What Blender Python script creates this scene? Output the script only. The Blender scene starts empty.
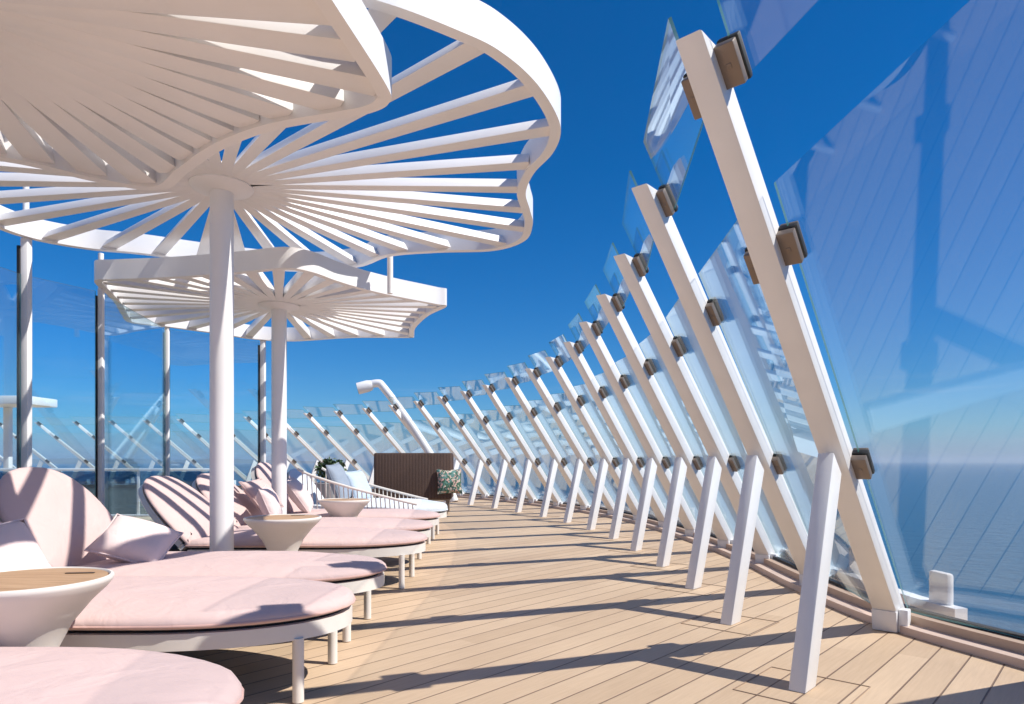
import bpy, bmesh, math, random
from mathutils import Vector, Matrix, Euler
from mathutils import noise as mnoise
random.seed(7)
R = math.radians
SC = 1.15                      # everything is authored with the eye height as 1 and scaled at the end
scene = bpy.context.scene
COL = scene.collection

# ------------------------------------------------------------------ materials
def mat(name, base=(.8,.8,.8), rough=.5, metal=0.0, spec=.5):
    m = bpy.data.materials.new(name); m.use_nodes = True
    b = m.node_tree.nodes['Principled BSDF']
    b.inputs['Base Color'].default_value = (*base, 1)
    b.inputs['Roughness'].default_value = rough
    b.inputs['Metallic'].default_value = metal
    b.inputs['Specular IOR Level'].default_value = spec
    return m, m.node_tree.nodes, m.node_tree.links, b

def add_noise(m, base, var=.06, scale=6, bump=.0, bscale=60, rough=None, dist=.01, stretch=None):
    nt = m.node_tree; n = nt.nodes; l = nt.links; b = n['Principled BSDF']
    tc = n.new('ShaderNodeTexCoord'); src = tc.outputs['Object']
    if stretch:
        mp = n.new('ShaderNodeMapping'); mp.inputs['Scale'].default_value = stretch
        l.new(src, mp.inputs[0]); src = mp.outputs[0]
    no = n.new('ShaderNodeTexNoise'); no.inputs['Scale'].default_value = scale; no.inputs['Detail'].default_value = 5
    l.new(src, no.inputs[0])
    cr = n.new('ShaderNodeValToRGB')
    cr.color_ramp.elements[0].position = .3; cr.color_ramp.elements[1].position = .7
    cr.color_ramp.elements[0].color = (*[c*(1-var) for c in base], 1)
    cr.color_ramp.elements[1].color = (*[min(1, c*(1+var)) for c in base], 1)
    l.new(no.outputs[0], cr.inputs[0]); l.new(cr.outputs[0], b.inputs['Base Color'])
    if rough:
        mr = n.new('ShaderNodeMapRange'); mr.inputs['To Min'].default_value = rough[0]; mr.inputs['To Max'].default_value = rough[1]
        l.new(no.outputs[0], mr.inputs[0]); l.new(mr.outputs[0], b.inputs['Roughness'])
    if bump:
        n2 = n.new('ShaderNodeTexNoise'); n2.inputs['Scale'].default_value = bscale; n2.inputs['Detail'].default_value = 4
        l.new(src, n2.inputs[0])
        bp = n.new('ShaderNodeBump'); bp.inputs['Strength'].default_value = bump; bp.inputs['Distance'].default_value = dist
        l.new(n2.outputs[0], bp.inputs['Height']); l.new(bp.outputs[0], b.inputs['Normal'])
    return m

M = {}
M['white'] = add_noise(mat('white painted steel', rough=.35)[0], (.80,.79,.78), .05, 2.6, .15, 35, (.28,.52), .004)
M['canopy'] = add_noise(mat('white canopy paint', rough=.45)[0], (.80,.785,.775), .045, 1.6, .1, 25, (.38,.55), .003)
M['frame'] = add_noise(mat('warm grey lounger frame', rough=.45)[0], (.70,.655,.60), .04, 5, .1, 60, (.4,.55), .002)
M['bronze'] = add_noise(mat('bronze clamp', rough=.45, metal=.25)[0], (.22,.17,.135), .05, 14, .15, 80, (.35,.55), .002)
M['rubber'] = mat('black rubber', (.012,.012,.014), .6)[0]
M['bolt'] = mat('steel bolt', (.35,.33,.31), .35, .8)[0]
M['ledge'] = add_noise(mat('beige coaming', rough=.6)[0], (.50,.36,.265), .06, 5, .2, 90, (.5,.7), .002)
M['strip'] = add_noise(mat('pale waterway board', rough=.6)[0], (.62,.47,.385), .05, 4, .2, 90, (.5,.7), .002)
M['table'] = add_noise(mat('matt cream composite', rough=.55)[0], (.70,.66,.61), .03, 7, .1, 120, (.5,.65), .002)
M['dark'] = mat('dark underside fabric and head frame shade', (.03,.026,.024), .8)[0]
M['pot'] = add_noise(mat('grey planter', rough=.7)[0], (.30,.31,.33), .06, 8)
M['rope'] = add_noise(mat('pale rope', rough=.8)[0], (.62,.58,.52), .1, 30)
M['bark'] = add_noise(mat('brown stem', rough=.9)[0], (.12,.08,.05), .2, 20)

def fabric(name, base, var=.05, weave=420):
    m, n, l, b = mat(name, base, .9, spec=.2)
    b.inputs['Sheen Weight'].default_value = .15
    tc = n.new('ShaderNodeTexCoord')
    no = n.new('ShaderNodeTexNoise'); no.inputs['Scale'].default_value = 3.0; no.inputs['Detail'].default_value = 6
    l.new(tc.outputs['Object'], no.inputs[0])
    fine = n.new('ShaderNodeTexNoise'); fine.inputs['Scale'].default_value = weave; fine.inputs['Detail'].default_value = 2
    l.new(tc.outputs['Object'], fine.inputs[0])
    mx = n.new('ShaderNodeMix'); mx.data_type = 'FLOAT'; mx.inputs[0].default_value = .4
    l.new(no.outputs[0], mx.inputs[2]); l.new(fine.outputs[0], mx.inputs[3])
    cr = n.new('ShaderNodeValToRGB'); cr.color_ramp.elements[0].position = .3; cr.color_ramp.elements[1].position = .7
    cr.color_ramp.elements[0].color = (*[c*(1-var) for c in base], 1); cr.color_ramp.elements[1].color = (*[min(1,c*(1+var)) for c in base], 1)
    l.new(mx.outputs[0], cr.inputs[0]); l.new(cr.outputs[0], b.inputs['Base Color'])
    wr = n.new('ShaderNodeTexNoise'); wr.inputs['Scale'].default_value = 4.5; wr.inputs['Detail'].default_value = 3; wr.inputs['Distortion'].default_value = .8
    l.new(tc.outputs['Object'], wr.inputs[0])
    b1 = n.new('ShaderNodeBump'); b1.inputs['Strength'].default_value = .6; b1.inputs['Distance'].default_value = .03
    b2 = n.new('ShaderNodeBump'); b2.inputs['Strength'].default_value = .25; b2.inputs['Distance'].default_value = .002
    l.new(wr.outputs[0], b1.inputs['Height']); l.new(fine.outputs[0], b2.inputs['Height'])
    l.new(b1.outputs[0], b2.inputs['Normal']); l.new(b2.outputs[0], b.inputs['Normal'])
    return m
M['pink'] = fabric('pale pink outdoor fabric', (.61,.455,.428))
M['pinkpil'] = fabric('light pink pillow fabric', (.74,.60,.575))
M['piping'] = fabric('salmon piping', (.62,.40,.35))
M['bluew'] = fabric('pale blue white fabric', (.66,.71,.76))
M['bluep'] = fabric('light blue pillow fabric', (.46,.55,.64))
M['greyblue'] = fabric('grey blue fabric', (.26,.31,.38))

# patterned tropical cushion fabric
m, n, l, b = mat('floral cushion fabric', rough=.9)
tc = n.new('ShaderNodeTexCoord'); vo = n.new('ShaderNodeTexVoronoi'); vo.inputs['Scale'].default_value = 9
no = n.new('ShaderNodeTexNoise'); no.inputs['Scale'].default_value = 6
mxv = n.new('ShaderNodeVectorMath'); mxv.operation = 'ADD'
l.new(tc.outputs['Object'], no.inputs[0]); l.new(tc.outputs['Object'], mxv.inputs[0]); l.new(no.outputs['Color'], mxv.inputs[1]); l.new(mxv.outputs[0], vo.inputs[0])
sp = n.new('ShaderNodeSeparateColor'); l.new(vo.outputs['Color'], sp.inputs[0])
cr = n.new('ShaderNodeValToRGB'); cr.color_ramp.interpolation = 'CONSTANT'
for p, c in ((0,(.05,.13,.08)),(.3,(.62,.40,.34)),(.5,(.03,.06,.05)),(.62,(.55,.50,.42)),(.8,(.10,.22,.20))):
    e = cr.color_ramp.elements.new(p) if p else cr.color_ramp.elements[0]
    e.position = p; e.color = (*c,1)
l.new(sp.outputs[0], cr.inputs[0]); l.new(cr.outputs[0], b.inputs['Base Color'])
M['floral'] = m

# teak-look round table insert
m, n, l, b = mat('teak table top', rough=.5)
tc = n.new('ShaderNodeTexCoord'); mp = n.new('ShaderNodeMapping'); mp.inputs['Scale'].default_value = (1.2,14,1)
no = n.new('ShaderNodeTexNoise'); no.inputs['Scale'].default_value = 5; no.inputs['Detail'].default_value = 7
l.new(tc.outputs['Object'], mp.inputs[0]); l.new(mp.outputs[0], no.inputs[0])
cr = n.new('ShaderNodeValToRGB'); cr.color_ramp.elements[0].position=.3; cr.color_ramp.elements[0].color = (.36,.21,.10,1)
cr.color_ramp.elements[1].position=.75; cr.color_ramp.elements[1].color = (.56,.37,.21,1)
l.new(no.outputs[0], cr.inputs[0]); l.new(cr.outputs[0], b.inputs['Base Color'])
M['teak'] = m

# woven brown rattan
m, n, l, b = mat('brown woven rope', rough=.75)
tc = n.new('ShaderNodeTexCoord')
w1 = n.new('ShaderNodeTexWave'); w1.inputs['Scale'].default_value = 26; w1.bands_direction = 'Z'; w1.inputs['Distortion'].default_value = .4
w2 = n.new('ShaderNodeTexWave'); w2.inputs['Scale'].default_value = 10; w2.bands_direction = 'X'
l.new(tc.outputs['Object'], w1.inputs[0]); l.new(tc.outputs['Object'], w2.inputs[0])
mu = n.new('ShaderNodeMath'); mu.operation = 'MULTIPLY'; l.new(w1.outputs['Fac'], mu.inputs[0]); l.new(w2.outputs['Fac'], mu.inputs[1])
cr = n.new('ShaderNodeValToRGB'); cr.color_ramp.elements[0].color = (.055,.030,.022,1); cr.color_ramp.elements[1].color = (.27,.16,.12,1)
l.new(mu.outputs[0], cr.inputs[0]); l.new(cr.outputs[0], b.inputs['Base Color'])
bp = n.new('ShaderNodeBump'); bp.inputs['Distance'].default_value=.01; l.new(mu.outputs[0], bp.inputs['Height']); l.new(bp.outputs[0], b.inputs['Normal'])
ml=n.new('ShaderNodeMapRange'); ml.inputs['From Min'].default_value=-.03; ml.inputs['From Max'].default_value=.012; l.new(mu.outputs[0],ml.inputs[0]); l.new(ml.outputs[0],b.inputs['Alpha'])
M['woven'] = m

# deck planking: seams run 48 degrees off the view direction
def deck_material():
    m, n, l, b = mat('teak coloured deck planks', rough=.6)
    tc = n.new('ShaderNodeTexCoord'); mp = n.new('ShaderNodeMapping')
    mp.inputs['Rotation'].default_value = (0,0,R(-48))
    l.new(tc.outputs['Object'], mp.inputs[0])
    sx = n.new('ShaderNodeSeparateXYZ'); l.new(mp.outputs[0], sx.inputs[0])
    def math_(op, a, c=None, v=None):
        q = n.new('ShaderNodeMath'); q.operation = op; l.new(a, q.inputs[0])
        if c is not None: l.new(c, q.inputs[1])
        if v is not None: q.inputs[1].default_value = v
        return q.outputs[0]
    W = .146*SC
    yy = math_('DIVIDE', sx.outputs['Y'], v=W)
    fl = math_('FLOOR', yy); fr = math_('FRACT', yy)
    # seam mask
    d1 = math_('SUBTRACT', fr, v=.5); d1 = math_('ABSOLUTE', d1)
    seam = n.new('ShaderNodeMapRange'); seam.inputs['From Min'].default_value = .468; seam.inputs['From Max'].default_value = .482
    l.new(d1, seam.inputs[0])
    # butt joints
    wn = n.new('ShaderNodeTexWhiteNoise'); wn.noise_dimensions = '1D'; l.new(fl, wn.inputs['W'])
    off = math_('MULTIPLY', wn.outputs['Value'], v=3.0)
    xx = math_('ADD', sx.outputs['X'], off); xx = math_('DIVIDE', xx, v=3.1)
    fx = math_('FRACT', xx); flx = math_('FLOOR', xx)
    d2 = math_('SUBTRACT', fx, v=.5); d2 = math_('ABSOLUTE', d2)
    butt = n.new('ShaderNodeMapRange'); butt.inputs['From Min'].default_value = .4985; butt.inputs['From Max'].default_value = .4992
    l.new(d2, butt.inputs[0])
    bm_ = math_('MULTIPLY', butt.outputs[0], v=.0)
    mk = math_('MAXIMUM', seam.outputs[0], bm_)
    # plank tone
    cmb = n.new('ShaderNodeCombineXYZ'); l.new(fl, cmb.inputs[0]); l.new(flx, cmb.inputs[1])
    wn2 = n.new('ShaderNodeTexWhiteNoise'); wn2.noise_dimensions = '3D'; l.new(cmb.outputs[0], wn2.inputs[0])
    mp2 = n.new('ShaderNodeMapping'); mp2.inputs['Scale'].default_value = (1.5,22,1); l.new(mp.outputs[0], mp2.inputs[0])
    gr = n.new('ShaderNodeTexNoise'); gr.inputs['Scale'].default_value = 3; gr.inputs['Detail'].default_value = 8; l.new(mp2.outputs[0], gr.inputs[0])
    big = n.new('ShaderNodeTexNoise'); big.inputs['Scale'].default_value = .7; big.inputs['Detail'].default_value = 6; l.new(tc.outputs['Object'], big.inputs[0])
    s1 = math_('MULTIPLY', wn2.outputs['Value'], v=.32); s2 = math_('MULTIPLY', gr.outputs[0], v=.5); s3 = math_('MULTIPLY', big.outputs[0], v=.6)
    t = math_('ADD', s1, s2); t = math_('ADD', t, s3)
    cr = n.new('ShaderNodeValToRGB'); cr.color_ramp.elements[0].position = .3; cr.color_ramp.elements[1].position = .95
    cr.color_ramp.elements[0].color = (.47,.325,.205,1); cr.color_ramp.elements[1].color = (.66,.485,.325,1)
    l.new(t, cr.inputs[0])
    mx = n.new('ShaderNodeMix'); mx.data_type = 'RGBA'; l.new(mk, mx.inputs[0]); l.new(cr.outputs[0], mx.inputs[6]); mx.inputs[7].default_value = (.23,.145,.095,1)
    l.new(mx.outputs[2], b.inputs['Base Color'])
    rr = n.new('ShaderNodeMapRange'); rr.inputs['To Min'].default_value=.45; rr.inputs['To Max'].default_value=.75; l.new(big.outputs[0], rr.inputs[0]); l.new(rr.outputs[0], b.inputs['Roughness'])
    inv = math_('MULTIPLY', mk, v=-1.0)
    bp = n.new('ShaderNodeBump'); bp.inputs['Distance'].default_value=.004; l.new(inv, bp.inputs['Height'])
    bp2 = n.new('ShaderNodeBump'); bp2.inputs['Distance'].default_value=.001; bp2.inputs['Strength'].default_value=.5; l.new(gr.outputs[0], bp2.inputs['Height']); l.new(bp.outputs[0], bp2.inputs['Normal'])
    l.new(bp2.outputs[0], b.inputs['Normal'])
    return m
M['deck'] = deck_material()
M['seam'] = mat('dark deck caulk', (.34,.235,.165), .7)[0]

# thin architectural glass: clear with an angle dependent reflection, same from both sides
def glass_material(name, tint, f0=.07, dirt=.03):
    m = bpy.data.materials.new(name); m.use_nodes = True; n = m.node_tree.nodes; l = m.node_tree.links
    n.clear()
    out = n.new('ShaderNodeOutputMaterial'); tr = n.new('ShaderNodeBsdfTransparent'); gl = n.new('ShaderNodeBsdfGlossy')
    tr.inputs[0].default_value = (*tint,1); gl.inputs['Roughness'].default_value = 0.012; gl.inputs['Color'].default_value = (.78,.93,1,1)
    ge = n.new('ShaderNodeNewGeometry'); dt = n.new('ShaderNodeVectorMath'); dt.operation='DOT_PRODUCT'
    l.new(ge.outputs['Incoming'], dt.inputs[0]); l.new(ge.outputs['Normal'], dt.inputs[1])
    ab = n.new('ShaderNodeMath'); ab.operation='ABSOLUTE'; l.new(dt.outputs['Value'], ab.inputs[0])
    om = n.new('ShaderNodeMath'); om.operation='SUBTRACT'; om.inputs[0].default_value=1; l.new(ab.outputs[0], om.inputs[1])
    pw = n.new('ShaderNodeMath'); pw.operation='POWER'; l.new(om.outputs[0], pw.inputs[0]); pw.inputs[1].default_value=4
    mr = n.new('ShaderNodeMapRange'); mr.inputs['To Min'].default_value=f0; mr.inputs['To Max'].default_value=.95; l.new(pw.outputs[0], mr.inputs[0])
    mx = n.new('ShaderNodeMixShader'); l.new(mr.outputs[0], mx.inputs[0]); l.new(tr.outputs[0], mx.inputs[1]); l.new(gl.outputs[0], mx.inputs[2])
    df = n.new('ShaderNodeBsdfDiffuse'); df.inputs[0].default_value=(.6,.65,.7,1)
    tc = n.new('ShaderNodeTexCoord'); no = n.new('ShaderNodeTexNoise'); no.inputs['Scale'].default_value=1.4; no.inputs['Detail'].default_value=6
    l.new(tc.outputs['Object'], no.inputs[0])
    mr2 = n.new('ShaderNodeMapRange'); mr2.inputs['From Min'].default_value=.35; mr2.inputs['From Max'].default_value=.8; mr2.inputs['To Max'].default_value=dirt
    l.new(no.outputs[0], mr2.inputs[0])
    mx2 = n.new('ShaderNodeMixShader'); l.new(mr2.outputs[0], mx2.inputs[0]); l.new(mx.outputs[0], mx2.inputs[1]); l.new(df.outputs[0], mx2.inputs[2])
    l.new(mx2.outputs[0], out.inputs[0])
    return m
M['glass'] = glass_material('clear glass', (.98,.992,.996), .055, .012)
M['tglass'] = glass_material('blue tinted glass', (.86,.95,.985), .085, .010)
M['dglass'] = glass_material('dark slate glass', (.30,.42,.52), .08, .03)
m, n, l, b = mat('green glass edge', (.10,.30,.27), .15); b.inputs['Alpha'].default_value=.75
M['gedge'] = m

# ------------------------------------------------------------------ mesh helpers
class MB:
    def __init__(s): s.bm = bmesh.new()
    def box(s, c, size, rot=None, bev=0.0, seg=2):
        r = bmesh.ops.create_cube(s.bm, size=1)
        mtx = Matrix.Translation(c) @ (rot.to_4x4() if rot else Matrix.Identity(4)) @ Matrix.Diagonal((*size,1))
        bmesh.ops.transform(s.bm, matrix=mtx, verts=r['verts'])
        if bev: s._bev(r['verts'], bev, seg)
        return s
    def _bev(s, verts, bev, seg=2):
        vs = set(verts)
        ed = [e for e in s.bm.edges if e.verts[0] in vs and e.verts[1] in vs]
        bmesh.ops.bevel(s.bm, geom=ed, offset=bev, segments=seg, affect='EDGES', profile=.5)
    def hexa(s, p, bev=0.0):
        vs = [s.bm.verts.new(q) for q in p]
        for f in ((3,2,1,0),(4,5,6,7),(0,1,5,4),(1,2,6,5),(2,3,7,6),(3,0,4,7)): s.bm.faces.new([vs[i] for i in f])
        bmesh.ops.recalc_face_normals(s.bm, faces=s.bm.faces[:])
        if bev: s._bev(vs, bev)
        return s
    def tube(s, pts, rad, seg=12, closed=False, cap=True):
        pts = [Vector(p) for p in pts]; n = len(pts); rings = []
        rr = rad if isinstance(rad, (list,tuple)) else [rad]*n
        ref = Vector((0,0,1))
        for i,p in enumerate(pts):
            a = pts[(i-1)%n] if (closed or i) else pts[0]; c = pts[(i+1)%n] if (closed or i<n-1) else pts[-1]
            t = (c-a).normalized()
            u = t.cross(ref) if abs(t.dot(ref))<.95 else t.cross(Vector((0,1,0)))
            u.normalize(); v = t.cross(u)
            rings.append([s.bm.verts.new(p+(u*math.cos(2*math.pi*k/seg)+v*math.sin(2*math.pi*k/seg))*rr[i]) for k in range(seg)])
        for i in range(n if closed else n-1):
            A,B = rings[i], rings[(i+1)%n]
            for k in range(seg): s.bm.faces.new((A[k],A[(k+1)%seg],B[(k+1)%seg],B[k]))
        if cap and not closed:
            s.bm.faces.new(rings[0][::-1]); s.bm.faces.new(rings[-1])
        return s
    def lathe(s, prof, seg=48, c=(0,0,0)):
        rings=[]
        for r,z in prof:
            rings.append([s.bm.verts.new((c[0]+r*math.cos(2*math.pi*k/seg), c[1]+r*math.sin(2*math.pi*k/seg), c[2]+z)) for k in range(seg)])
        for A,B in zip(rings, rings[1:]):
            for k in range(seg): s.bm.faces.new((A[k],A[(k+1)%seg],B[(k+1)%seg],B[k]))
        s.bm.faces.new(rings[0][::-1]); s.bm.faces.new(rings[-1])
        return s
    def ring(s, outer, inner, z0, z1):
        """closed band between two outlines"""
        n=len(outer)
        V=[[s.bm.verts.new((p[0],p[1],z)) for p in o] for o,z in ((outer,z0),(outer,z1),(inner,z1),(inner,z0))]
        for j in range(4):
            A,B=V[j],V[(j+1)%4]
            for k in range(n): s.bm.faces.new((A[k],A[(k+1)%n],B[(k+1)%n],B[k]))
        return s
    def strip(s, left, right, z0, z1):
        """open prism between two polylines"""
        n=len(left)
        V=[[s.bm.verts.new((p[0],p[1],z)) for p in o] for o,z in ((left,z0),(left,z1),(right,z1),(right,z0))]
        for j in range(4):
            A,B=V[j],V[(j+1)%4]
            for k in range(n-1): s.bm.faces.new((A[k],A[k+1],B[k+1],B[k]))
        s.bm.faces.new([V[j][0] for j in range(4)]); s.bm.faces.new([V[j][-1] for j in range(4)][::-1])
        return s
    def slab(s, poly, z0, z1):
        a=[s.bm.verts.new((p[0],p[1],z0)) for p in poly]; b=[s.bm.verts.new((p[0],p[1],z1)) for p in poly]; n=len(poly)
        for k in range(n): s.bm.faces.new((a[k],a[(k+1)%n],b[(k+1)%n],b[k]))
        s.bm.faces.new(a[::-1]); s.bm.faces.new(b)
        return s
    def build(s, name, material, parent=None, smooth=35, mtx=None):
        bm = s.bm
        if mtx is not None: bmesh.ops.transform(bm, matrix=mtx, verts=bm.verts[:])
        bmesh.ops.recalc_face_normals(bm, faces=bm.faces[:])
        if smooth:
            for f in bm.faces: f.smooth=True
            for e in bm.edges:
                e.smooth = (len(e.link_faces)==2 and e.calc_face_angle(0) < R(smooth))
        me = bpy.data.meshes.new(name); bm.to_mesh(me); bm.free()
        o = bpy.data.objects.new(name, me); COL.objects.link(o)
        for q in (material if isinstance(material,(list,tuple)) else [material]): me.materials.append(q)
        if parent: o.parent = parent
        return o

def tag(o, label=None, cat=None, group=None, kind=None):
    if label: o['label']=label
    if cat: o['category']=cat
    if group: o['group']=group
    if kind: o['kind']=kind
    return o
def empty(name, loc=(0,0,0), rz=0):
    o = bpy.data.objects.new(name, None); o.empty_display_size=.1; COL.objects.link(o)
    o.location=loc; o.rotation_euler=(0,0,rz); return o
def copy_tree(o, parent=None):
    c = o.copy(); COL.objects.link(c)
    if parent: c.parent = parent
    for ch in [q for q in list(bpy.data.objects) if q.parent is o]: copy_tree(ch, c)
    return c
def catmull(pts, k=6, closed=True):
    out=[]; n=len(pts)
    for i in range(n if closed else n-1):
        g=lambda j: Vector(pts[j%n]) if closed else Vector(pts[max(0,min(n-1,j))])
        p0,p1,p2,p3=g(i-1),g(i),g(i+1),g(i+2)
        for j in range(k):
            t=j/k
            out.append(.5*((2*p1)+(p2-p0)*t+(2*p0-5*p1+4*p2-p3)*t*t+(3*p1-p0-3*p2+p3)*t**3))
    if not closed: out.append(Vector(pts[-1]))
    return out
def inset(poly, d):
    """offset a closed 2D polygon inwards by d"""
    n=len(poly); area=sum(poly[i][0]*poly[(i+1)%n][1]-poly[(i+1)%n][0]*poly[i][1] for i in range(n))
    s = 1 if area>0 else -1; out=[]
    for i in range(n):
        t=(Vector(poly[(i+1)%n])-Vector(poly[(i-1)%n])).normalized()
        out.append(Vector(poly[i])+Vector((-t.y,t.x))*d*s)
    return out
ORD = ['first','second','third','fourth','fifth','sixth','seventh','eighth','ninth','tenth','eleventh','twelfth','thirteenth','fourteenth','fifteenth','sixteenth','seventeenth','eighteenth','nineteenth','twentieth','twenty-first','twenty-second','twenty-third','twenty-fourth','twenty-fifth']

# ------------------------------------------------------------------ the windscreen curve (strut feet and headings of each frame)
FR = {1:(1.275,2.989,47.6),2:(1.348,4.2,47.1),3:(1.426,5.355,47.3),4:(1.432,6.469,48.3),5:(1.382,7.598,49.4),6:(1.304,8.747,50.0),
7:(1.145,9.901,50.0),8:(.893,11.039,50.1),9:(.551,12.156,51.5),10:(.115,13.26,52.6),11:(-.377,14.361,52.7),12:(-.95,15.463,51.5),
13:(-1.6,16.563,49.7),14:(-2.354,17.64,47.8),15:(-3.216,18.669,45.9),16:(-4.205,19.62,43.9),17:(-5.289,20.491,41.9),18:(-6.424,21.296,40.),
19:(-7.63,22.02,38.),20:(-8.932,22.646,36.),21:(-10.3,23.197,34.),22:(-11.703,23.7,31.8),23:(-13.145,24.144,29.7),24:(-14.631,24.506,27.5),25:(-16.16,24.771,25.3)}
FR[0]=(1.72,2.0,47.6); FR[-1]=(1.95,.88,47.6); FR[-2]=(2.05,-.32,47.6); FR[26]=(-17.7,24.95,23.5); FR[27]=(-19.3,25.05,22)
IDS = sorted(FR)
L0,TX,HT = 1.565,-.976,2.4
KX = (TX-L0)/HT
BD = Vector((TX-L0,0,HT)).normalized(); BN = Vector((HT,0,L0-TX)).normalized()   # along the beam, and its outer normal
def wpt(i, x, y=0):
    X,Y,a = FR[i]; c,s = math.cos(R(a)), math.sin(R(a))
    return Vector((X+c*x-s*y, Y+s*x+c*y))
ZL = .095; GN = .04
GX = L0+KX*ZL+GN/BN.x
G = [wpt(i,GX) for i in IDS]
G = [Vector((3.30,-9)), Vector((3.28,-4.5))] + G + [Vector((-23,25.6)), Vector((-30,25.8))]
G = [G[0]]+[G[k]*.6+(G[k-1]+G[k+1])*.2 if k not in (1,2,len(G)-3,len(G)-2) else G[k] for k in range(1,len(G)-1)]+[G[-1]]
GS = catmull([tuple(g) for g in G], 8, closed=False)
def offs(poly, d):
    out=[]; n=len(poly)
    for i in range(n):
        t=(poly[min(n-1,i+1)]-poly[max(0,i-1)]).normalized()
        out.append(poly[i]+Vector((t.y,-t.x))*d)         # +d = outward (to the right of travel)
    return out

# ------------------------------------------------------------------ setting: deck, kerb, sea, coast
inner = offs(GS,-.0)
poly = [tuple(p) for p in offs(GS,.42)] + [(-34,25.8),(-34,-9)]
o = MB().slab([Vector(p) for p in poly], -1.2, 0.0).build('deck', M['deck'], smooth=0); tag(o, kind='structure')
hull = [tuple(p) for p in offs(GS,.2)] + [(-33.5,25.6),(-33.5,-8.8)]
o = MB().slab([Vector(p) for p in hull], -24, -1.21).build('ship_hull', M['white'], smooth=0); tag(o, kind='structure')
o = MB().strip(offs(GS,-.195), offs(GS,-.093), .001, .046).build('waterway_board', M['strip'], smooth=0); tag(o, kind='structure')
o = MB().strip(offs(GS,-.095), offs(GS,.10), .001, ZL).build('coaming', M['ledge'], smooth=0); tag(o, kind='structure')
_k=min(range(len(GS)),key=lambda q:(GS[q]-wpt(1,GX,-.10)).length)
o = MB().strip(offs(GS,.22)[_k:], offs(GS,.31)[_k:], -.02, .115).build('outer_coaming', M['white'], smooth=0); tag(o, kind='structure')
o = MB().strip(offs(GS,-.022), offs(GS,.022), ZL+.001, ZL+.022).build('glass_channel', M['rubber'], smooth=0)

m, n, l, b = mat('sea water', (.012,.10,.19), .12)
tc = n.new('ShaderNodeTexCoord'); no = n.new('ShaderNodeTexNoise'); no.inputs['Scale'].default_value=.12; no.inputs['Detail'].default_value=10; no.inputs['Roughness'].default_value=.65
l.new(tc.outputs['Object'], no.inputs[0]); bp = n.new('ShaderNodeBump'); bp.inputs['Distance'].default_value=2.5; bp.inputs['Strength'].default_value=.7
l.new(no.outputs[0], bp.inputs['Height']); l.new(bp.outputs[0], b.inputs['Normal'])
b.inputs['Roughness'].default_value=.3
M['sea']=m
s = MB(); bmesh.ops.create_circle(s.bm, cap_ends=True, segments=96, radius=30000)
o = s.build('sea', M['sea'], smooth=0); o.location=(0,0,-24.5); tag(o, kind='structure')

m = add_noise(mat('coast hills', rough=1)[0], (.085,.085,.07), .4, .004, 0); M['hill']=m
def coast(name, a0, a1, dist, hmax, seed, depth=900):
    s=MB(); N=160; rows=[]
    for j,(dd,hh) in enumerate(((0,-4),(depth*.15,.35),(depth*.45,1),(depth,.5),(depth*1.4,-.1))):
        row=[]
        for i in range(N+1):
            a=R(a0+(a1-a0)*i/N); e=math.sin(math.pi*i/N)**.5
            h=hmax*e*(.45+.55*(mnoise.noise((i*.05,seed,j*.3))+.5)+.12*mnoise.noise((i*.4,seed,j)))
            d=dist+dd
            row.append(s.bm.verts.new((d*math.sin(a), d*math.cos(a), -26+(max(0,h)*hh+2 if j else 0))))
        rows.append(row)
    for A,B in zip(rows,rows[1:]):
        for i in range(N): s.bm.faces.new((A[i],A[i+1],B[i+1],B[i]))
    o=s.build(name,M['hill'],smooth=60); tag(o,kind='structure'); return o
coast('coast_hills',-40,-15,7500,60,3.3)

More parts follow.
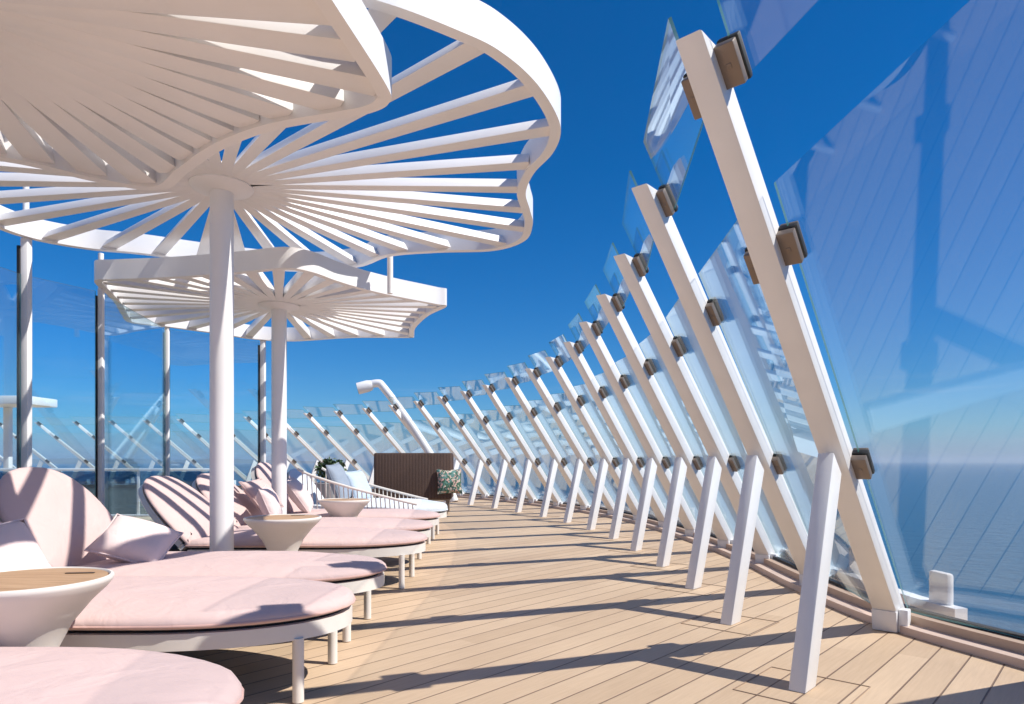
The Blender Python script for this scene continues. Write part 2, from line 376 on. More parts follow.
# ------------------------------------------------------------------ support frames
def make_frame(big=False):
    root = empty('support_frame')
    def P(z,y,nn): 
        p=Vector((L0+KX*z,y,z))+BN*nn; return p
    wb,tb,wt,tt=.066,.068,.048,.050
    s=MB()
    lo=[]; 
    for (yy,nn) in ((-wb,-tb),(wb,-tb),(wb,tb),(-wb,tb)):
        p=P(0,yy,nn); p=p-BD*((p.z-.0)/BD.z); lo.append(p)
    hi=[P(HT+(.03 if nn<0 else -.05),yy,nn) for (yy,nn) in ((-wt,-tt),(wt,-tt),(wt,tt),(-wt,tt))]
    s.hexa(lo+hi,.007).build('beam',M['white'],root)
    # strut: foot at the origin, head inside the beam
    s=MB(); w=.037; a,b_=-.066,.066
    lo=[(a,-w,0),(b_,-w,0),(b_,w,0),(a,w,0)]; sh=.372; z1=1.06
    hi=[(a+sh+.008,-w,z1-.02),(b_+sh-.008,-w,z1-.12),(b_+sh-.008,w,z1-.12),(a+sh+.008,w,z1-.02)]
    s.hexa([Vector(p) for p in lo+hi],.006).build('strut',M['white'],root)
    MB().hexa([Vector(p) for p in ((1.345,-.0665,.003),(1.50,-.0665,.003),(1.50,.0665,.003),(1.345,.0665,.003),(1.322,-.0665,.128),(1.47,-.0665,.128),(1.47,.0665,.128),(1.322,.0665,.128))],.005).build('foot',M['white'],root)
    MB().box((1.40,-.092,.07),(.075,.05,.135),bev=.006).build('foot_block',M['white'],root)
    rot = Matrix((BD, Vector((0,1,0)), BN)).transposed()      # local x along beam, y sideways, z outward
    if rot.determinant()<0: rot = Matrix((BD, Vector((0,-1,0)), BN)).transposed()
    for t,hw in ((.965,.060),(1.832,.052),(2.325,.049)):
        for sd in (-1,1):
            tt_=t-(.04 if sd>0 else 0)
            c=Vector((L0+KX*tt_,0,tt_)); pr=(.070 if sd<0 else .050) if big else (.044 if sd<0 else .026)
            y=sd*(hw+pr/2-.004)
            cl=MB().box(c+Vector((0,y,0))+BN*(GN-.034),(.142,pr,.036),rot,.005).build('clamp',M['bronze'],root)
            MB().box(c+Vector((0,y+sd*.003,0))+BN*(GN+.001),(.150,pr+.006,.026),rot,.005).build('gasket',M['rubber'],cl)
            MB().box(c+Vector((0,y,0))+BN*(GN+.024),(.142,pr,.016),rot,.004).build('outer_plate',M['bronze'],cl)
            MB().box(c+Vector((0,y,0))+BN*(GN-.053),(.018,.018,.004),rot,.0015,1).build('bolt',M['bronze'],cl)
    return root
frames={}
proto=make_frame()
for i in IDS:
    o = proto if i==IDS[0] else make_frame(True) if i in (0,1) else copy_tree(proto)
    X,Y,a=FR[i]; o.location=(X,Y,0); o.rotation_euler=(0,0,R(a)); frames[i]=o
    if i>=1 and i<=25:
        lb='%s white slanted windscreen frame with its strut, counted from the right'%ORD[i-1] if i>1 else 'largest and nearest white slanted windscreen frame, at the right, with brown clamps'
        if i in (24,25): lb='%s seen through the glass at the far left edge'%('last white slanted frame' if i==25 else 'second last white slanted frame')
        tag(o,lb,'support frame','slanted support frames of the windscreen')
    else: tag(o,'white slanted windscreen frame outside the view of the photo','support frame','support frames beyond the picture')
# small white plates outside the glass beside each frame
for i in IDS:
    p=wpt(i,1.87,-.19); a=FR[i][2]
    o=MB().box((0,0,.155),(.05,.17,.31),bev=.018).build('bracket_plate',M['white'])
    o.location=(p.x,p.y,0); o.rotation_euler=(0,0,R(a-45+3))
    tag(o,'white upright bracket plate outside the glass at the foot of the %s slanted frame'%(ORD[i-1] if 0<i<26 else 'unseen'),'bracket','bracket plates outside the windscreen')

# ------------------------------------------------------------------ glass panels of the windscreen
def beam_pt(i,t,y,nn=GN):
    X,Y,a=FR[i]; c,s=math.cos(R(a)),math.sin(R(a))
    p=Vector((L0+KX*t,y,t))+BN*nn
    return Vector((X+c*p.x-s*p.y, Y+s*p.x+c*p.y, p.z))
def pane(name,q,th=.012):
    ctr=sum(q,Vector())/4; nrm=(q[1]-q[0]).cross(q[3]-q[0]).normalized()*th/2
    s=MB(); fr=[s.bm.verts.new(p+nrm-ctr) for p in q]; bk=[s.bm.verts.new(p-nrm-ctr) for p in q]
    s.bm.faces.new(fr); s.bm.faces.new(bk[::-1])
    for k in range(4):
        f=s.bm.faces.new((fr[k],bk[k],bk[(k+1)%4],fr[(k+1)%4])); f.material_index=1
    o=s.build(name,[M['glass'],M['gedge']],smooth=0); o.location=ctr; return o
screen=empty('glass_windscreen',(G[5].x,G[5].y,0))
tag(screen,'long curved windscreen of clear leaning glass panels along the right side of the deck','glass windscreen')
bpy.data.objects['glass_channel'].parent=screen; bpy.data.objects['glass_channel'].location=-screen.location
for i,j in zip(IDS,IDS[1:]):
    yi,yj=(.078 if i in (0,1) else .066),(-.088 if j in (0,1) else -.072)       # inner edges just clear of the beams
    zb=(ZL+.012-BN.z*GN)
    for nm,lo_i,lo_j,hi_i,hi_j in (('glass_panel',zb,zb,1.94,2.01),('deflector_panel',2.225,2.275,2.465,2.545)):
        if i==0: hi_i,lo_i=(2.16,lo_i) if nm=='glass_panel' else (2.62,2.36)
        q=[beam_pt(i,lo_i,yi),beam_pt(j,lo_j,yj),beam_pt(j,hi_j,yj),beam_pt(i,hi_i,yi)]
        o=pane(nm,q); o.parent=screen; o.location=o.location-screen.location

# caulked lozenge in the planks around each strut foot
for i in IDS:
    X,Y,a=FR[i]
    out=[(-.33,.0),(-.10,.155),(.10,.075),(.46,.075),(.33,-.05),(.10,-.155),(-.10,-.10)]
    P=[Vector(p) for p in [(-.22,-.22),(0,-.22),(.22,-.22),(.22,0),(.22,.22),(0,.22),(-.22,.22),(-.22,0)]]
    s=MB(); s.ring(P,inset(P,.005),.0005,.0035)
    o=s.build('deck_inlay_seam',M['seam'],smooth=0); o.location=(X,Y,0); o.rotation_euler=(0,0,R(48))
    tag(o,kind='structure')

# ------------------------------------------------------------------ flower canopies
def canopy(name, outline, hub, zb, nfin, label, col_r=.085, phase=0, rods=(), sw=.055, shh=.055, tp=.22):
    root=empty(name,(hub[0],hub[1],0))
    H=.18; T=.065
    pts=[(p[0]-hub[0],p[1]-hub[1]) for p in outline]
    C=catmull(pts,8); I=inset([tuple(p) for p in C],T)
    MB().ring(C,I,zb,zb+H).build('rim',M['canopy'],root,smooth=30)
    MB().lathe([(col_r,0.012),(col_r,zb+.02)],40).build('column',M['canopy'],root)
    MB().lathe([(col_r+.07,0.001),(col_r+.07,.010),(col_r+.065,.013),(col_r,.013)],40).build('base_flange',M['canopy'],root)
    MB().lathe([(col_r+.015,zb-.03),(.20,zb-.005),(.215,zb+.01),(.215,zb+.10),(.20,zb+.12),(.05,zb+.125)],40).build('hub',M['canopy'],root)
    n=len(C)
    for k in range(nfin):
        a=phase+2*math.pi*k/nfin; d=Vector((math.cos(a),math.sin(a))); best=None
        for i in range(n):
            p,q=I[i],I[(i+1)%n]; e=q-p; den=d.x*e.y-d.y*e.x
            if abs(den)<1e-9: continue
            t=(p.x*e.y-p.y*e.x)/den; u=(p.x*d.y-p.y*d.x)/den
            if t>0 and -1e-6<=u<=1+1e-6 and (best is None or t>best): best=t
        if not best: continue
        r1=best+.012; r0=.17; w0,w1=sw*.6,sw; h=shh; zc=zb+.018
        dz=.0006*(k%3)
        pd=Vector((-d.y,d.x))
        def V(r,w,z): q=d*r+pd*w; return Vector((q.x,q.y,z))
        lo=zc+dz; hi=zc+h+dz
        s=MB().hexa([V(r0,-w0,lo),V(r1,-w1,lo),V(r1,w1,lo),V(r0,w0,lo),V(r0,-w0*tp,hi),V(r1,-w1*tp,hi),V(r1,w1*tp,hi),V(r0,w0*tp,hi)],.003)
        s.build('slat',M['canopy'],root)
    for (rx,ry,z0,z1) in rods:
        MB().tube([(rx-hub[0],ry-hub[1],z0),(rx-hub[0],ry-hub[1],z1)],.028,14).build('connecting_rod',M['canopy'],root)
    tag(root,label,'sun canopy','flower shaped sun canopies')
    return root
OB=[(-.254,3.12),(-.08,3.28),(.075,3.52),(.197,3.83),(.239,4.07),(.204,4.33),(.098,4.62),(.05,4.95),(.088,5.28),(.12,5.62),(.06,6.03),(-.22,6.31),(-.7,6.37),(-1.16,6.49),(-1.55,6.85),(-2.2,7.0),(-2.9,6.75),(-3.49,6.43),(-3.89,6.28),(-4.22,5.98),(-4.3,5.55),(-4.15,5.0),(-4.3,4.4),(-4.15,3.8),(-3.75,3.35),(-3.2,3.2),(-2.75,2.85),(-2.2,2.65),(-1.6,2.75),(-1.1,2.75),(-.6,2.88)]
OA=[(-.72,2.0),(-.645,2.43),(-.55,3.0),(-.57,3.14),(-.66,3.22),(-.8,3.27),(-1.2,3.40),(-1.54,3.61),(-1.85,3.89),(-2.14,4.15),(-2.45,4.03),(-2.8,3.75),(-3.3,3.7),(-3.75,3.3),(-3.8,2.7),(-4.1,2.1),(-4.0,1.4),(-3.5,.95),(-2.9,.85),(-2.4,.45),(-1.8,.4),(-1.2,.65),(-.85,1.1),(-.8,1.6)]
OC=[(-3.82,6.22),(-3.6,6.17),(-3.03,6.09),(-2.37,5.93),(-1.95,5.81),(-1.75,5.93),(-1.6,6.23),(-1.43,6.5),(-1.17,6.8),(-.80,7.14),(-.70,7.27),(-.955,7.74),(-1.2,8.45),(-1.30,9.0),(-1.40,9.12),(-2.14,9.12),(-3.0,9.38),(-3.5,9.25),(-3.86,8.81),(-4.26,8.4),(-4.56,8.12),(-4.41,7.68),(-4.15,7.1),(-3.97,6.6)]
OB=[(x+(.05 if x>-.5 else 0),y-.03) for x,y in OB]
canopy('flower_canopy',OB,(-2.07,4.85),2.94,34,'highest scalloped white slatted canopy, on the thick column in the middle of the loungers',.080,.03,rods=((-1.165,6.50,2.60,2.96),),sw=.060,shh=.075)
canopy('flower_canopy',OA,(-2.18,2.4),2.65,42,'nearest white slatted canopy with dense slats, filling the upper left corner',.080,.09,sw=.074,shh=.16,tp=.6)
canopy('flower_canopy',OC,(-2.50,7.3),2.65,34,'smallest and farthest white slatted canopy, with thin edge and pole behind the round tables',.078,.05,sw=.055,shh=.12,tp=.4)

# ------------------------------------------------------------------ glass wall on the left
PW=[(-4.45,4.2,2.94),(-4.25,5.93,2.94),(-3.95,6.52,2.65),(-4.26,8.38,2.65),(-3.42,9.30,2.65)]
wall=empty('glass_wall',(PW[1][0],PW[1][1],0))
tag(wall,'blue tinted glass wall with slim white posts and black seals, behind the loungers at left','glass wall')
W0=Vector(wall.location)
for k,(x,y,zt) in enumerate(PW):
    w=.042 if k in (1,4) else .030
    r=MB().box((w*.35,0,zt/2),(w*1.5,w*1.5,zt),bev=.006).build('post',M['white'],wall); r.location=Vector((x,y,0))-W0
    MB().box((-w*.72,-.012,zt/2-.02),(w*.62,w*1.3,zt-.1),bev=.002,seg=1).build('seal',M['rubber'],r)
    MB().tube([(w*.3,0,zt-.01),(w*.3,0,zt+.6 if k==1 else zt+.16 if k>2 else zt+.34)],.024,14).build('rod',M['white'],r)
    MB().box((w*.3,0,.008),(.16,.16,.012),bev=.002,seg=1).build('base_plate',M['white'],r)
for k in range(4):
    a,b_=PW[k],PW[k+1]; A=Vector((a[0],a[1])); B=Vector((b_[0],b_[1])); d=(B-A).normalized()
    A=A+d*.045; B=B-d*.045; z1=2.62
    q=[Vector((A.x,A.y,.08)),Vector((B.x,B.y,.08)),Vector((B.x,B.y,z1)),Vector((A.x,A.y,z1))]
    o=pane('glass_panel',q); o.data.materials[0]=M['tglass']; o.parent=wall; o.location=o.location-W0

# ------------------------------------------------------------------ loungers
def bed_outline(L, hw, r=.58, n=20, e=1.0):
    """from the hinge (x=0) to a rounded foot end at x=L"""
    P=[(0.0,-hw)]
    for k in range(1,5): P.append(((L-r*1.25)*k/5,-hw))
    for k in range(n+1):
        a=-math.pi/2+math.pi*k/n
        ca,sa=math.cos(a),math.sin(a)
        P.append((L-r*1.25+r*1.25*(abs(ca)**e), hw*math.copysign(abs(sa)**e,sa)))
    for k in range(4,0,-1): P.append(((L-r*1.25)*k/5,hw))
    P.append((0.0,hw))
    for k in range(1,6): P.append((0.0,hw-2*hw*k/6))
    return [Vector(p) for p in P]
def cushion(out, th, sag=0.0, seed=0):
    """domed mattress over an outline, z from 0 to th"""
    s=MB(); n=len(out); c=sum(out,Vector((0,0)))/n
    prof=[(.030,0.0),(.004,.010),(0,.22*th),(.003,.40*th),(.016,.56*th),(.040,.68*th),(.09,.82*th),(.16,.97*th),(.26,1.05*th)]
    rings=[]
    for d,z in prof:
        I=inset([tuple(p) for p in out],d) if d<.05 else [p+(c-p)*min(.95,(d/.42)) for p in out]
        rings.append([s.bm.verts.new((p.x,p.y,z+(.006*mnoise.noise((p.x*3+seed,p.y*3,z))+.0025*mnoise.noise((p.x*9+seed,p.y*9,z)) if z>.5*th else 0))) for p in I])
    for A,B in zip(rings,rings[1:]):
        for k in range(n): s.bm.faces.new((A[k],A[(k+1)%n],B[(k+1)%n],B[k]))
    s.bm.faces.new(rings[0][::-1])
    cv=s.bm.verts.new((c.x,c.y,1.08*th))
    for k in range(n): s.bm.faces.new((rings[-1][k],rings[-1][(k+1)%n],cv))
    return s
def pillow_mb(w,h,t,seed=0,n=14):
    s=MB(); top={};bot={}
    for i in range(n+1):
        for j in range(n+1):
            u=-1+2*i/n; v=-1+2*j/n
            f=((1-abs(u)**2.6)*(1-abs(v)**2.6))
            f=max(0,f)**.55
            pin=1-.07*(1-abs(u)**2)*abs(v)**3; pin2=1-.07*(1-abs(v)**2)*abs(u)**3
            x=u*w/2*pin2; y=v*h/2*pin
            wr=.012*mnoise.noise((u*2.2+seed,v*2.2,seed))*f
            top[i,j]=s.bm.verts.new((x,y,t/2*f+wr))
            bot[i,j]=top[i,j] if i in(0,n) or j in(0,n) else s.bm.verts.new((x,y,-t/2*f+wr))
    for i in range(n):
        for j in range(n):
            s.bm.faces.new((top[i,j],top[i+1,j],top[i+1,j+1],top[i,j+1]))
            s.bm.faces.new((bot[i,j+1],bot[i+1,j+1],bot[i+1,j],bot[i,j]))
    return s
def pillow(name,loc,rot,w,h,t,material,label,group=None,seed=0):
    o=pillow_mb(w,h,t,seed).build(name,material,smooth=180)
    pp=pillow_mb(w,h,t,seed)      # rim piping
    pts=[]
    n=14
    for u,v in [(-1+2*i/n,-1) for i in range(n)]+[(1,-1+2*i/n) for i in range(n)]+[(1-2*i/n,1) for i in range(n)]+[(-1,1-2*i/n) for i in range(n)]:
        pin=1-.07*(1-abs(u)**2)*abs(v)**3; pin2=1-.07*(1-abs(v)**2)*abs(u)**3
        pts.append((u*w/2*pin2,v*h/2*pin,0))
    pp.bm.free()
    MB().tube(pts,.006,6,closed=True).build('piping',material,o,smooth=60)
    o.location=loc; o.rotation_euler=[R(a) for a in rot]
    tag(o,label,'pillow',group)
    return o
def rim_curve(out,z): return [(p.x,p.y,z) for p in out]
def lounger(x,y,lean,label,mat_='pink',mth=.088,hw=.472,L=1.76,blen=.71,zs=.345,rail=False,seed=0,group='sun loungers along the deck'):
    root=empty('sun_lounger',(x,y,0))
    out=bed_outline(L,hw)
    fo=inset([tuple(p) for p in out],.012); fi=inset([tuple(p) for p in out],.045)
    MB().ring(fo,fi,.262,.328).build('seat_frame',M['frame'],root,smooth=30)
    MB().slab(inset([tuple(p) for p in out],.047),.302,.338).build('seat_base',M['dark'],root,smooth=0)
    MB_=cushion(out,mth,seed=seed); MB_.build('mattress',M[mat_],root,smooth=60,mtx=Matrix.Translation((0,0,zs-.004)))
    MB().tube(rim_curve(inset([tuple(p) for p in out],.001),zs+.014),.006,6,closed=True).build('piping',M['piping' if mat_=='pink' else mat_],root,smooth=60)
    for (lx,ly) in ((L-.165,-.27),(L-.165,.27),(.12,-.36),(.12,.36),(-.35,0)):
        MB().tube([(lx,ly,0.004),(lx,ly,.268)],.0235,16).build('leg',M['frame'],root)
    # backrest, hinged at the head end
    a=R(lean)
    mx=Matrix(((-math.cos(a),0,math.sin(a),0),(0,1,0,0),(math.sin(a),0,math.cos(a),.345),(0,0,0,1)))
    bo=bed_outline(blen,hw,r=.46,e=.82)
    br=empty('backrest'); br.parent=root
    bc=cushion(bo,.07,seed=seed+5).build('back_cushion',M[mat_],br,smooth=60,mtx=mx@Matrix.Translation((0,0,.01)))
    MB().ring(inset([tuple(p) for p in bo],.012),inset([tuple(p) for p in bo],.045),-.045,0.0).build('back_frame',M['frame'],br,smooth=30,mtx=mx)
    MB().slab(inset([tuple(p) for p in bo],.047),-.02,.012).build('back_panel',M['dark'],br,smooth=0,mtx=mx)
    for s_ in (-.3,.3):
        top=mx@Vector((blen*.55,s_,-.03))
        MB().tube([top,(-.08,s_,.29)],.012,10).build('prop_bar',M['frame'],br)
    MB().box((-.28,0,.295),(.52,hw*1.7,.055),bev=.01).build('head_frame',M['dark'],root)  # dark tone stands in for the shade on the frame behind the backrest
    tag(root,label,'sun lounger',group)
    return root,mx
HX=-2.48
lounger(HX,1.76,57,'nearest pink sun lounger, only its rounded foot end showing in the bottom left corner',seed=1)
lounger(HX,3.085,57,'pink sun lounger behind the nearest round table, its foot frame and thick legs in front',seed=2)
lounger(HX-.03,4.035,58,'pink sun lounger with raised backrest and one pink pillow, left of the thick column',seed=3)
lounger(-2.46,5.60,46,'pink sun lounger with striped shade on its backrest, just behind the thick column',seed=4)
lounger(-2.54,6.66,46,'pink sun lounger with the round upright pillow beside the far canopy pole',seed=6)
lounger(-2.60,7.92,62,'farthest pink sun lounger, with high backrest beside the rope sided daybed',seed=7)

G_P='pink pillows on the loungers'
pillow('pillow',(-2.20,3.98,.53),(32,18,10),.39,.35,.17,M['pinkpil'],'pink pillow lying tilted against the backrest of the lounger at left',G_P,1)
pillow('pillow',(-2.36,3.10,.55),(8,55,-10),.36,.46,.16,M['pinkpil'],'pale pillow at the left edge behind the nearest round table',G_P,2)
pillow('pillow',(-2.30,6.45,.585),(10,68,20),.36,.36,.17,M['pinkpil'],'upright rounded pink pillow left of the far canopy pole',G_P,3)
pillow('pillow',(-2.42,7.75,.61),(15,55,25),.46,.42,.18,M['pinkpil'],'large pale pink pillow right of the far canopy pole',G_P,4)
pillow('pillow',(-2.52,6.85,.66),(5,50,-5),.38,.42,.15,M['pink'],'darker pink pillow behind the rounded one, against the far lounger backrest',G_P,5)

# blue daybed with rope sides
def daybed(x,y):
    root,_=lounger(x,y,60,'pale blue daybed with rope sides, behind the farthest pink lounger',mat_='bluew',mth=.15,hw=.52,L=1.75,blen=.62,seed=9)
    root.name='rope_daybed'; root['category']='daybed'; del root['group']
    for sd in (-1,1):
        top=[];N=26
        for k in range(N+1):
            t=k/N; xx=-.06+1.48*t; zz=.90-.44*(t**.8)
            top.append((xx,sd*(.535+.02*math.sin(math.pi*t)),zz))
        MB().tube(top,.017,10).build('side_rail',M['frame'],root)
        rp=MB()
        for k in range(1,N):
            p=top[k]; rp.tube([(p[0],p[1],p[2]),(p[0]+.01,sd*.50,.30)],.007,6)
        o=rp.build('rope_lacing',M['rope'],root)
    return root
daybed(-2.60,8.98)
pillow('pillow',(-2.22,8.75,.72),(10,70,8),.52,.56,.18,M['greyblue'],'large grey blue pillow propped on the rope sided daybed','pillows on the blue daybed',7)
pillow('pillow',(-2.05,9.10,.66),(6,66,-12),.46,.46,.17,M['bluep'],'pale blue pillow leaning in front of the grey blue pillow','pillows on the blue daybed',8)

# ------------------------------------------------------------------ round side tables
def table(x,y,label,s_=.97,rz=0):
    r=empty('round_table',(x,y,0),rz)
    k=s_
    MB().lathe([(.135*k,.004),(.12*k,.02),(.098*k,.10),(.092*k,.22),(.105*k,.33),(.150*k,.42),(.215*k,.50),(.262*k,.545),(.280*k,.568),(.284*k,.578),(.281*k,.586),(.272*k,.588),(.266*k,.583),(.263*k,.574),(.02,.573)],64).build('table_body',M['table'],r,smooth=50)
    top=MB().lathe([(.262*k,.5745),(.262*k,.584),(.02,.585)],64).build('table_top',M['teak'],r)
    MB().box((.12*k,.13*k,.5862),(.10,.012,.002),Matrix.Rotation(.1,3,'Z')).build('finger_slot',M['rubber'],top)
    tag(r,label,'side table','round side tables between the loungers')
    return r
table(-1.715,2.39,'nearest round side table with wooden top, at the left edge')
table(-1.69,5.02,'round cream side table right of the thick column',.97,.4)
table(-1.80,7.30,'farthest round cream side table, beside the farthest pink lounger',.97,.9)

# ------------------------------------------------------------------ woven loveseat, floral cushion, plant
def loveseat(x,y,rz):
    r=empty('woven_loveseat',(x,y,0),rz)
    W,D=1.42,.75
    MB().box((0,-D/2,.72),(W,.05,.86),bev=.03,seg=3).build('backrest',M['woven'],r)
    for s_ in (-1,1):
        MB().box((s_*(W/2-.012),0.03,.72 if s_>0 else .70),(.05,D,.86 if s_>0 else .80),bev=.03,seg=3).build('side_panel',M['woven'],r)
    MB().box((0,0.02,.285),(W-.04,D-.04,.05),bev=.012).build('seat_frame',M['bronze'],r)
    MB().box((0,0.03,.39),(W-.12,D-.1,.15),bev=.05,seg=4).build('seat_cushion',M['greyblue'],r)
    for sx in (-1,1):
        for sy in (-1,1):
            MB().tube([(sx*(W/2-.08),sy*(D/2-.08),0.004),(sx*(W/2-.08),sy*(D/2-.08),.27)],.02,12).build('leg',M['bronze'],r)
    tag(r,'high sided brown woven rope loveseat behind the blue daybed','loveseat')
    return r
loveseat(-1.86,13.0,R(2))
pillow('pillow',(-1.16,12.62,.62),(78,0,18),.46,.46,.17,M['floral'],'floral patterned cushion at the right end of the woven loveseat',None,11)

def plant(x,y):
    r=empty('potted_shrub',(x,y,0))
    MB().lathe([(.20,0.003),(.25,.35),(.27,.62),(.25,.63),(.23,.60),(.02,.59)],32).build('pot',M['pot'],r)
    m=add_noise(mat('shrub leaf',rough=.6)[0],(.055,.10,.04),.5,12); 
    st=MB()
    for k in range(9):
        a=k*.7; st.tube([(0.03*math.cos(a),.03*math.sin(a),.6),(.22*math.cos(a),.22*math.sin(a),.98)],[.012,.005],6)
    st.build('stem',M['bark'],r)
    s=MB()
    for k in range(900):
        a=random.random()*6.283; u=random.uniform(-1,1); rr=random.random()**.4
        c=Vector((.26*rr*math.cos(a)*math.sqrt(1-u*u),.26*rr*math.sin(a)*math.sqrt(1-u*u),.86+.17*rr*u+.03*math.sin(a*3)))
        q=Euler((random.uniform(-1,1),random.uniform(-1,1),random.random()*6)).to_matrix()
        L_=random.uniform(.035,.06)
        vs=[s.bm.verts.new(c+q@Vector(p)) for p in ((-L_,0,0),(0,L_*.4,.004),(L_,0,0),(0,-L_*.4,.004))]
        s.bm.faces.new(vs)
    s.build('foliage',m,r,smooth=0)
    tag(r,'dark green clipped shrub in a grey planter behind the blue daybed','plant')
plant(-3.12,11.7)

# tilted white mast with curved head, in front of the far frames
r=empty('curved_mast',(-1.95,17.1,0))
pts=[(.55,-.5,0.0),(.30,-.3,.55),(-.35,0,1.55),(-.95,.1,2.40),(-1.34,.15,2.90),(-1.44,.15,2.97),(-1.62,.15,2.95)]
pts=[tuple(p) for p in catmull(pts,6,closed=False)]
MB().tube(pts,.10,20).build('mast_tube',M['white'],r,smooth=50)
MB().tube([(-1.60,.15,2.93),(-1.70,.13,2.90),(-1.95,.10,2.83)],[.12,.15,.15],20).build('lamp_head',M['white'],r)
MB().tube([(-1.951,.10,2.83),(-1.965,.097,2.826)],.13,20).build('lens',M['gedge'],r)
tag(r,'thick tilted white mast with bent lamp head among the far slanted frames','mast')

# white flat roofed shelter and low balustrade beyond the glass wall
r=empty('flat_shelter',(-11.6,14,0))
MB().box((0,0,2.22),(3.9,.9,.17),bev=.02).build('roof_slab',M['white'],r)
for px in (-1.5,1.0):
    MB().box((px,-.3,1.066),(.12,.12,2.13),bev=.01).build('post',M['white'],r)
    MB().box((px,.3,1.066),(.12,.12,2.13),bev=.01).build('post',M['white'],r)
tag(r,'small flat roofed white shelter seen through the glass at the left edge','shelter')
r=empty('glass_balustrade',(-8.2,12.3,0))
MB().box((0,0,.845),(6.0,.09,.05),bev=.01).build('handrail',M['white'],r)
q=MB().box((0,0,.42),(5.96,.02,.78)); q.build('glass_infill',M['dglass'],r,smooth=0)
MB().box((0,0,.02),(6.0,.12,.035),bev=.005).build('base_rail',M['white'],r)
for k in range(5): MB().box((-2.9+1.45*k,.0,.43),(.05,.05,.79),bev=.005).build('post',M['white'],r)
tag(r,'low glass balustrade with white handrail behind the left glass wall','balustrade')

# ------------------------------------------------------------------ light
SUN=Vector((.84,-.19,1.0)).normalized()
elev=math.asin(SUN.z); az=math.atan2(SUN.x,SUN.y)
w=bpy.data.worlds.new('World'); scene.world=w; w.use_nodes=True
n=w.node_tree.nodes; l=w.node_tree.links; bg=n['Background']
sky=n.new('ShaderNodeTexSky'); sky.sky_type='NISHITA'; sky.sun_disc=False
sky.sun_elevation=elev; sky.sun_rotation=az; sky.altitude=0; sky.air_density=1.0; sky.dust_density=.1; sky.ozone_density=4.0
hs=n.new('ShaderNodeHueSaturation'); hs.inputs['Saturation'].default_value=1.15; hs.inputs['Value'].default_value=1.0
tm=n.new('ShaderNodeMix'); tm.data_type='RGBA'; tm.blend_type='MULTIPLY'; tm.inputs[0].default_value=1; tm.inputs[7].default_value=(.44,.72,1.03,1)
l.new(sky.outputs[0],tm.inputs[6]); l.new(tm.outputs[2],hs.inputs['Color'])
sc_=n.new('ShaderNodeSeparateColor'); l.new(hs.outputs[0],sc_.inputs[0]); cc_=n.new('ShaderNodeCombineColor')
def mul_min(ch,k):                       # keeps the band above the horizon pale blue instead of yellow
    a=n.new('ShaderNodeMath'); a.operation='MULTIPLY'; l.new(sc_.outputs[2],a.inputs[0]); a.inputs[1].default_value=k
    q=n.new('ShaderNodeMath'); q.operation='SMOOTH_MIN'; q.inputs[2].default_value=.8; l.new(sc_.outputs[ch],q.inputs[0]); l.new(a.outputs[0],q.inputs[1])
    q2=n.new('ShaderNodeMath'); q2.operation='MAXIMUM'; q2.inputs[1].default_value=0; l.new(q.outputs[0],q2.inputs[0]); return q2.outputs[0]
l.new(mul_min(0,.44),cc_.inputs[0]); l.new(mul_min(1,.72),cc_.inputs[1]); l.new(sc_.outputs[2],cc_.inputs[2])
# a few thin streaks of cloud low over the sea
tcw=n.new('ShaderNodeTexCoord'); mpw=n.new('ShaderNodeMapping'); mpw.inputs['Scale'].default_value=(2.2,2.2,26)
l.new(tcw.outputs['Generated'],mpw.inputs[0]); nw=n.new('ShaderNodeTexNoise'); nw.inputs['Scale'].default_value=2.4; nw.inputs['Detail'].default_value=7; nw.inputs['Roughness'].default_value=.6
l.new(mpw.outputs[0],nw.inputs[0]); mw=n.new('ShaderNodeMapRange'); mw.inputs['From Min'].default_value=.56; mw.inputs['From Max'].default_value=.78; l.new(nw.outputs[0],mw.inputs[0])
sz=n.new('ShaderNodeSeparateXYZ'); l.new(tcw.outputs['Generated'],sz.inputs[0])
el=n.new('ShaderNodeMapRange'); el.inputs['From Min'].default_value=.13; el.inputs['From Max'].default_value=.04; el.inputs['To Max'].default_value=.5; l.new(sz.outputs['Z'],el.inputs[0])
mf=n.new('ShaderNodeMath'); mf.operation='MULTIPLY'; l.new(mw.outputs[0],mf.inputs[0]); l.new(el.outputs[0],mf.inputs[1])
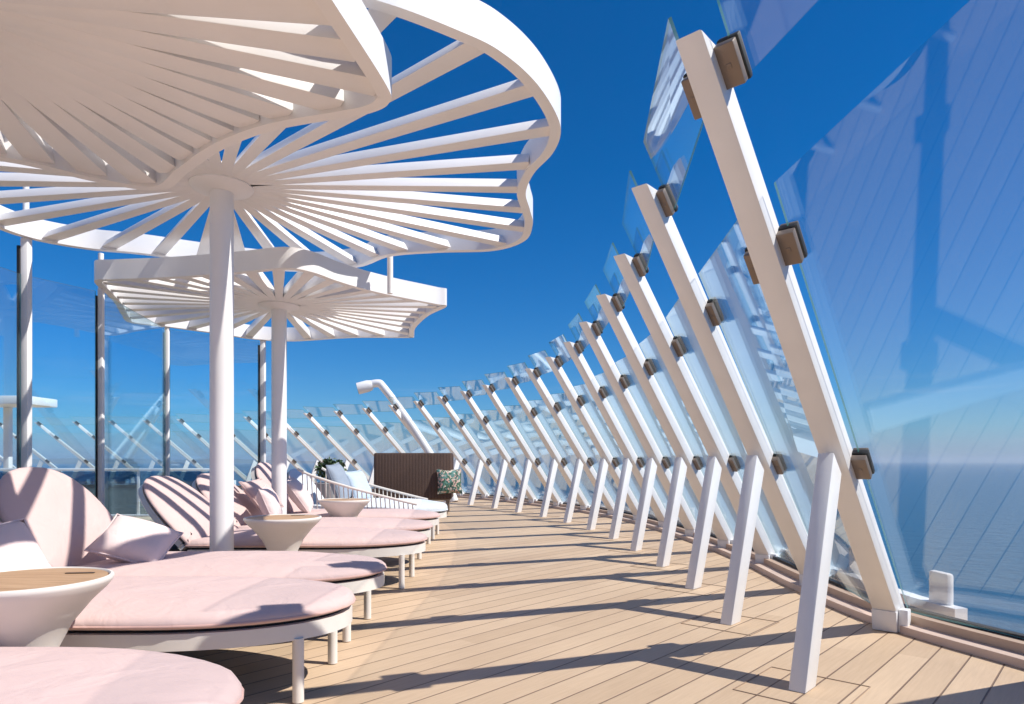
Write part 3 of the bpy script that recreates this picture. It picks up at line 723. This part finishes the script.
cm=n.new('ShaderNodeMix'); cm.data_type='RGBA'; l.new(mf.outputs[0],cm.inputs[0]); l.new(cc_.outputs[0],cm.inputs[6]); cm.inputs[7].default_value=(5.2,6.2,8.0,1)
l.new(cm.outputs[2],bg.inputs[0])
bg.inputs[1].default_value=.085
sl=bpy.data.lights.new('sun','SUN'); sl.energy=4.9; sl.angle=R(.53); sl.color=(1,.95,.875)
so=bpy.data.objects.new('sun',sl); COL.objects.link(so); so.rotation_euler=SUN.to_track_quat('Z','Y').to_euler(); so.location=(20,-5,30)


# ------------------------------------------------------------------ sea air
hm=bpy.data.materials.new('pale sea air'); hm.use_nodes=True; hn=hm.node_tree.nodes; hn.clear()
ho=hn.new('ShaderNodeOutputMaterial'); hv=hn.new('ShaderNodeVolumePrincipled'); hv.inputs['Density'].default_value=1.6e-4; hv.inputs['Color'].default_value=(.62,.80,1.0,1); hv.inputs['Anisotropy'].default_value=.1
hm.node_tree.links.new(hv.outputs[0],ho.inputs['Volume'])
o=MB().box((0,0,20),(59000,59000,91)).build('haze',hm,smooth=0); tag(o,kind='stuff')

# ------------------------------------------------------------------ scale to metres
bpy.context.view_layer.update()
SMx=Matrix.Scale(SC,4)
done=set()
for o in list(bpy.data.objects):
    if o.type=='MESH' and o.data.name not in done and o.name not in ('haze','sea','coast_hills','distant_coast'):
        done.add(o.data.name); o.data.transform(SMx)
    o.location=o.location*SC if o.name!='sea' else o.location

# ------------------------------------------------------------------ camera
cd=bpy.data.cameras.new('camera'); cam=bpy.data.objects.new('camera',cd); COL.objects.link(cam)
cam.location=(0,0,1.0*SC); cam.rotation_euler=(R(90),0,0)
cd.sensor_width=36; cd.lens=680/1024*36; cd.shift_y=(461-352)/1024; cd.clip_start=.05; cd.clip_end=60000
scene.camera=cam
scene.view_settings.view_transform='Standard'; scene.view_settings.look='None'; scene.view_settings.exposure=.32; scene.view_settings.gamma=1
c=scene.cycles
c.max_bounces=14; c.diffuse_bounces=4; c.glossy_bounces=4; c.transparent_max_bounces=48; c.transmission_bounces=4
c.caustics_reflective=False; c.caustics_refractive=False; c.use_denoising=True; c.sample_clamp_indirect=8
